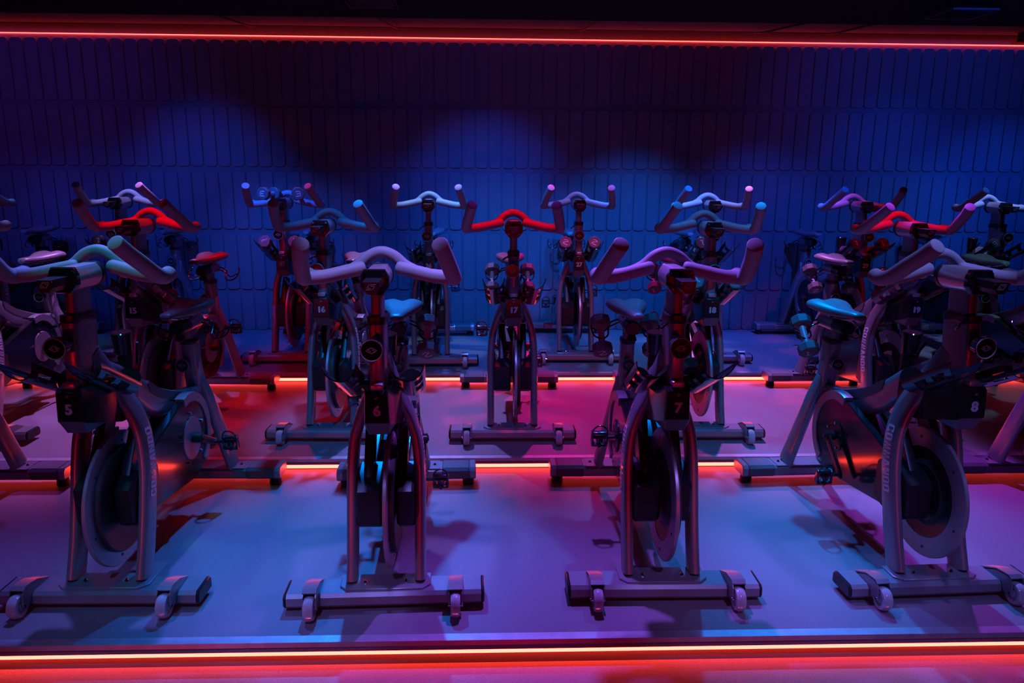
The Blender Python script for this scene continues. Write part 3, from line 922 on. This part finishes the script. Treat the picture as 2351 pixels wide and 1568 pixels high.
# saddle
b = new_bm()
secs = [  # y, half width, top z, side drop, groove
    (0.604, 0.008, 0.724, 0.012, 0.0), (0.607, 0.018, 0.732, 0.018, 0.0), (0.618, 0.0225, 0.738, 0.024, 0.0), (0.650, 0.0245, 0.739, 0.028, 0.001), (0.690, 0.029, 0.738, 0.032, 0.002),
    (0.730, 0.040, 0.739, 0.036, 0.004), (0.765, 0.054, 0.743, 0.040, 0.006), (0.800, 0.067, 0.748, 0.042, 0.008), (0.835, 0.075, 0.752, 0.042, 0.010), (0.865, 0.075, 0.752, 0.040, 0.010),
    (0.885, 0.066, 0.748, 0.036, 0.009), (0.898, 0.050, 0.740, 0.028, 0.006), (0.903, 0.030, 0.730, 0.016, 0.002)]
rings = []
for y, w, zt, dr, g in secs:
    ring = []
    for i in range(20):
        t = 2 * PI * i / 20
        c, s_ = math.cos(t), math.sin(t)
        x = w * math.copysign(abs(c) ** 0.75, c)
        if s_ >= 0:
            z = zt - dr * 0.55 + dr * 0.55 * s_ ** 0.7 - g * math.exp(-(x / 0.014) ** 2)
        else:
            z = zt - dr * 0.55 + dr * 0.45 * -(abs(s_) ** 0.8)
        ring.append((x, y, z))
    rings.append(ring)
loft(b, rings)
sd = part('saddle', b, 'saddle_vinyl', angle=1.3)
b = new_bm()
for s in (-1, 1):
    tube(b, catmull([(s * 0.006, 0.625, 0.716), (s * 0.016, 0.67, 0.706), (s * 0.020, 0.73, 0.700), (s * 0.022, 0.80, 0.700), (s * 0.030, 0.87, 0.716)], 4), 0.0035, 8)
part('saddle_rails', b, 'chrome', sd)
# dumbbell holder wires behind the saddle
for s in (-1, 1):
    b = new_bm()
    tube(b, catmull([(s * 0.020, SY + 0.07, 0.672), (s * 0.050, SY + 0.085, 0.655), (s * 0.062, SY + 0.06, 0.640), (s * 0.070, SY + 0.02, 0.618), (s * 0.095, SY + 0.005, 0.610), (s * 0.122, SY + 0.02, 0.620),
                     (s * 0.128, SY + 0.06, 0.650), (s * 0.120, SY + 0.08, 0.664)], 4), 0.0035, 8, (0, 0, 1), True)
    tube(b, catmull([(s * 0.020, SY + 0.05, 0.664), (s * 0.055, SY + 0.060, 0.645), (s * 0.090, SY + 0.04, 0.625), (s * 0.123, SY + 0.045, 0.640)], 4), 0.003, 8, (0, 0, 1), True)
    part('dumbbell_holder', b, 'gloss_black')

# --- rear legs and stabiliser
for s in (-1, 1):
    b = new_bm()
    sweep(b, catmull([(s * 0.012, SY + 0.012, 0.46), (s * 0.030, 0.830, 0.38), (s * 0.046, 0.858, 0.28), (s * 0.062, 0.888, 0.17), (s * 0.076, 0.912, 0.080)], 4),
          superell(0.015, 0.030, 3.2, 16), (1, 0, 0), [(1.0, 1.0 + 0.4 * i / 16) for i in range(17)])
    part('rear_leg', b, 'frame_paint', angle=0.9)
b = new_bm()
prof = [(0.872, 0.034), (0.866, 0.042), (0.868, 0.066), (0.878, 0.076), (0.952, 0.076), (0.962, 0.068), (0.962, 0.042), (0.956, 0.034)]
prism_x(b, prof, -0.262, 0.262)
rs = part('rear_stabilizer', b, 'frame_paint')
prof2 = [(0.869, 0.034), (0.862, 0.042), (0.864, 0.068), (0.876, 0.079), (0.954, 0.079), (0.966, 0.070), (0.966, 0.042), (0.958, 0.034)]
for s in (-1, 1):
    b = new_bm(); prism_x(b, prof2, s * 0.138, s * 0.244, 0.003)
    part('rubber_pad', b, 'rubber_pad', rs)
    b = new_bm(); prism_x(b, prof2, s * 0.2455, s * 0.270, 0.003)
    part('end_cap', b, 'frame_paint', rs)
    b = new_bm(); cyl(b, (s * 0.240, 0.905, 0.0), (s * 0.240, 0.905, 0.036), 0.024, 0.021, 18, 0.003)
    part('levelling_foot', b, 'black_rubber', rs)
    part('bolt', bolt, None, rs, (s * 0.108, 0.912, 0.076))
b = new_bm()
outl = [(-0.128, 0.870), (-0.128, 0.956), (0.128, 0.956), (0.128, 0.870)]
loft(b, [[(x, y, 0.0755) for x, y in outl], [(x, y, 0.078) for x, y in outl]])
part('mounting_plate', b, 'frame_paint', rs)

# ------------------------------------------------------------------ assembling the bikes
NUM = {}
def number_mesh(n):
    if n not in NUM:
        src = text_mesh(str(n), 0.038 if n < 10 else 0.0335, 0.0009, 0.0004)
        bm = bmesh.new()
        for dx, dz in ((0, 0), (-0.0009, 0), (0.0009, 0), (0, 0.0005), (0, -0.0005)):      # bold weight
            k = len(bm.verts)
            bm.from_mesh(src)
            bm.verts.ensure_lookup_table()
            for v in bm.verts[k:]:
                v.co.x += dx
                v.co.y += dz
        me = bpy.data.meshes.new('bike_number')
        bm.to_mesh(me)
        bm.free()
        bpy.data.meshes.remove(src)
        me.materials.append(MATS['print_white'])
        NUM[n] = me
    return NUM[n]

def make_bike(number, x, y, tier, deg, crank_deg, label, show_number=True, dseat=0.0, skip=()):
    root = bpy.data.objects.new('spin_bike', None)
    COL.objects.link(root)
    root.empty_display_size = 0.1
    root.location = (x, y, TIER_Z[tier] + (0.0 if tier == 0 else 0.0))
    root.rotation_euler = (0, 0, math.radians(deg))
    tag(root, label, 'exercise bike', 'spin bikes in three rows')
    made = []
    for p in PARTS:
        if p['name'] in skip:
            made.append(None); continue
        me = p['me']
        key = p['key']
        if key == 'number':
            if not show_number:
                made.append(None); continue
            me = number_mesh(number)
        o = bpy.data.objects.new(p['name'], me)
        COL.objects.link(o)
        o.parent = root if p['parent'] is None else made[p['parent']]
        if p['loc'] is not None:
            o.location = p['loc']
        if p['rot'] is not None:
            o.rotation_euler = p['rot']
        if key == 'tiny':
            o.scale = (0.35, 1, 0.35)
        a = math.radians(crank_deg)
        if key == 'crank_l': o.rotation_euler = (a, 0, 0)
        if key == 'crank_r': o.rotation_euler = (a + PI, 0, 0)
        if key == 'crank_l_pedal': o.rotation_euler = (-a + 0.15, 0, 0)
        if key == 'crank_r_pedal': o.rotation_euler = (-a - PI + 0.15, 0, 0)
        made.append(o)
    return root

BIKES = {}
SPEC = [
    # number, x, y, tier, rotation, crank (0 = image-right crank down), label, number visible
    (4, -1.905, 1.890, 0, 0.0, 150, 'spin bike cut off by the left edge, in front row beside bike 5', False),
    (5, -1.090, 1.890, 0, -0.8, 65, 'spin bike with red number 5, teal lit handlebar, leftmost full bike of front row', True),
    (6, -0.288, 1.868, 0, 1.7, -3, 'spin bike with number 6, lavender lit handlebar, between bikes 5 and 7', True),
    (7, 0.511, 1.888, 0, -0.6, 72, 'spin bike with number 7 and dark handlebar, two dumbbells behind its saddle', True),
    (8, 1.322, 1.888, 0, 2.5, 135, 'spin bike with dim number 8, rightmost full bike of the front row', True),
    (9, 2.150, 1.890, 0, 0.0, 30, 'spin bike cut off by the right edge, in front row beside bike 8', False),
    (14, -2.260, 3.085, 1, 0.0, 60, 'spin bike at the left edge of the middle row beside bike 15', False),
    (15, -1.454, 3.060, 1, -2.5, 120, 'spin bike with number 15 and red lit handlebar in middle row, behind bike 5', True),
    (16, -0.693, 3.092, 1, -1.6, 60, 'spin bike with white number 16 and dark blue handlebar, just left behind bike 6', True),
    (17, 0.112, 3.080, 1, -0.6, 45, 'spin bike with number 17 and red handlebar, straight on between bikes 6 and 7', True),
    (18, 0.955, 3.083, 1, -1.4, 20, 'spin bike with white number 18 partly hidden behind bike 7', True),
    (19, 1.845, 3.094, 1, 0.8, 200, 'spin bike with number 19 and red handlebar, behind bike 8', True),
    (20, 2.640, 3.090, 1, 0.0, 100, 'spin bike cut off by the right edge, in middle row beside bike 19', False),
    (23, -2.950, 4.270, 2, 0.0, 60, 'spin bike cut off by the left edge, in rear row beside the panelled wall', False),
    (24, -2.090, 4.270, 2, -0.8, 60, 'spin bike with lavender lit handlebar in rear row behind bike 15', False),
    (25, -1.170, 4.282, 2, 0.0, 100, 'spin bike with number 25 in rear row, two dumbbells lying on its handlebar', True),
    (26, -0.329, 4.207, 2, 1.9, 115, 'spin bike with pale handlebar in rear row, its number 26 hidden behind bike 6 grip', True),
    (27, 0.534, 4.293, 2, -0.8, 246, 'spin bike with number 27 in rear row, two red dumbbells in its cages', True),
    (28, 1.314, 4.274, 2, -2.0, 60, 'spin bike with pale lit handlebar in rear row directly behind bike 18', False),
    (29, 2.209, 4.270, 2, 1.6, 150, 'spin bike with number 29 and dark red handlebar in rear row behind bike 19', True),
    (30, 3.022, 4.257, 2, 0.0, 60, 'spin bike with number 30 at the right edge of the rear row, pale handlebar', True),
]
for s_ in SPEC:
    BIKES[s_[0]] = make_bike(*s_)

# ------------------------------------------------------------------ dumbbells
def head_bm(z0, z1, r=0.0385):
    bm = new_bm()
    ou = [(r * math.cos(PI / 8 + PI / 4 * i), r * math.sin(PI / 8 + PI / 4 * i)) for i in range(8)]
    d = 0.004
    s = 1 if z1 > z0 else -1
    loft(bm, [[(x * 0.86, y * 0.86, z0) for x, y in ou], [(x, y, z0 + s * d) for x, y in ou], [(x, y, z1 - s * d) for x, y in ou], [(x * 0.88, y * 0.88, z1) for x, y in ou]])
    return bm
DB_HEADS = [finish(head_bm(0.042, 0.078), 'head'), finish(head_bm(-0.042, -0.078), 'head')]
b = new_bm(); cyl(b, (0, 0, -0.046), (0, 0, 0.046), 0.0125, n=16)
DB_HANDLE = finish(b, 'handle')
for me in DB_HEADS: me.materials.append(MATS['db_coat'])
DB_HANDLE.materials.append(MATS['db_handle'])
def digit_bm(d):
    t = 0.0045
    S = {1: [[(-0.004, 0.013), (0.006, 0.013), (0.006, -0.006), (0.012, -0.012)]],
         2: [[(-0.012, 0.008), (-0.008, 0.013), (0.008, 0.013), (0.012, 0.008), (-0.010, -0.006), (-0.010, -0.013), (0.013, -0.013)]],
         3: [[(-0.011, 0.013), (0.009, 0.013), (0.012, 0.008), (0.012, -0.008), (0.009, -0.013), (-0.011, -0.013)], [(-0.006, 0), (0.012, 0)]]}[d]
    bm = new_bm()
    for st in S:
        for (x0, y0), (x1, y1) in zip(st, st[1:]):
            dx, dy = x1 - x0, y1 - y0
            L = math.hypot(dx, dy)
            nx, ny = -dy / L * t / 2, dx / L * t / 2
            ex, ey = dx / L * t / 2, dy / L * t / 2
            q = [(x0 + nx - ex, y0 + ny - ey), (x0 - nx - ex, y0 - ny - ey), (x1 - nx + ex, y1 - ny + ey), (x1 + nx + ex, y1 + ny + ey)]
            bm.faces.new([bm.verts.new((x, y, 0)) for x, y in q])
    return bm
DIG = {}
for d in (1, 2, 3):
    DIG[d] = finish(digit_bm(d), 'weight_number', False)
    DIG[d].materials.append(MATS['print_white'])

def dumbbell(bike, lx, ly, lz, direc, weight, roll, label, group, flip=False):
    """direc: local direction of the end that carries the visible number"""
    root = bpy.data.objects.new('dumbbell', None)
    COL.objects.link(root)
    root.empty_display_size = 0.05
    B_ = BIKES[bike]
    th = B_.rotation_euler.z
    R = Matrix.Rotation(th, 4, 'Z')
    root.location = B_.location + (R @ Vector((lx, ly, lz)))
    dv = (R @ Vector(direc)).normalized()
    q = dv.to_track_quat('Z', 'Y')
    root.rotation_mode = 'QUATERNION'
    root.rotation_quaternion = q @ Matrix.Rotation(math.radians(roll), 4, 'Z').to_quaternion()
    tag(root, label, 'dumbbell', group)
    for k in (0, 1):
        h = obj('head', DB_HEADS[k], None, root)
        if k == 0:
            obj('weight_number', DIG[weight], None, h, (0, 0, 0.0786))
    obj('handle', DB_HANDLE, None, root)
    return root

SEAT_D = (0.0, -0.70, -0.72)
CAGE_D = (0.0, -0.88, 0.47)
for bk, s, w, rl_, lab in [
    (4, 1, 2, 40, 'dumbbell marked 2 behind the saddle of the bike at the lower left edge'),
    (6, 1, 2, 25, 'lavender lit dumbbell hanging right of the saddle, seen right of post of bike 6'),
    (7, -1, 2, 200, 'dark dumbbell marked 2, left one of the pair behind the saddle of bike 7'),
    (7, 1, 2, 215, 'dark dumbbell marked 2, right one of the pair behind the saddle of bike 7'),
    (8, -1, 1, 190, 'dumbbell marked 1 with pale handle, left of the saddle of bike 8'),
    (16, 1, 2, 20, 'dumbbell behind the saddle of bike 16, below the grip of bike 6'),
    (17, -1, 2, 10, 'pink lit dumbbell, left one of the pair above the cages of bike 17'),
    (17, 1, 2, 30, 'pink lit dumbbell, right one of the pair above the cages of bike 17'),
    (18, -1, 1, 190, 'dumbbell left of bike 18, hanging below the grip of bike 7'),
    (19, -1, 2, 20, 'dumbbell marked 2 with pink handle, left of the saddle of bike 19'),
    (19, 1, 2, 20, 'red lit dumbbell hanging right of the seat post of bike 19'),
    (20, -1, 2, 0, 'dumbbell hanging left of the saddle of the bike cut off right of bike 19'),
]:
    dumbbell(bk, s * 0.093, SY + 0.025, 0.618, SEAT_D, w, rl_, lab, 'dumbbells hanging behind saddles')
for bk, s, w, rl_, lab in [
    (9, -1, 2, 60, 'red lit dumbbell in the cage of the front bike at the right edge'),
    (18, -1, 1, 20, 'blue lit dumbbell marked 1 in left cage of bike 18, beside clamp of bike 7'),
    (18, 1, 1, 180, 'blue lit dumbbell marked 1 in the right cage of bike 18, below the grip'),
    (24, -1, 1, 0, 'dumbbell with pale face in the bottle cage of the rear bike behind bike 15'),
    (25, -1, 1, 90, 'red faced dumbbell in the left cage of the bike with number 25'),
    (25, 1, 1, 150, 'red faced dumbbell in the right cage of bike 25, beside the horn of bike 6'),
    (27, -1, 2, -25, 'glowing red dumbbell marked 2, left one of the pair on bike 27'),
    (27, 1, 2, -30, 'glowing red dumbbell marked 2, right one of the pair on bike 27'),
    (28, -1, 1, 0, 'pale dumbbell marked 1 in the left bottle cage of the rear bike behind bike 18'),
    (29, -1, 1, 0, 'dark red dumbbell marked 1 in the left cage of bike 29'),
    (29, 1, 1, 180, 'pink red dumbbell marked 1 in the right cage of bike 29'),
    (30, -1, 3, 30, 'blue lit dumbbell marked 3 in the left bottle cage of bike 30'),
]:
    dumbbell(bk, s * 0.083, 0.052, 0.690, CAGE_D, w, rl_, lab, 'dumbbells lying in bottle cages')
for s, rl_ in ((-1, 175), (1, 5)):
    dumbbell(25, s * 0.082, 0.135, 0.985, (0.25 * s, -1.0, 0.02), 3, rl_, 'large dark dumbbell marked 3 resting on the %s grip of bike 25' % ('left' if s < 0 else 'right'), 'dumbbells on a handlebar')
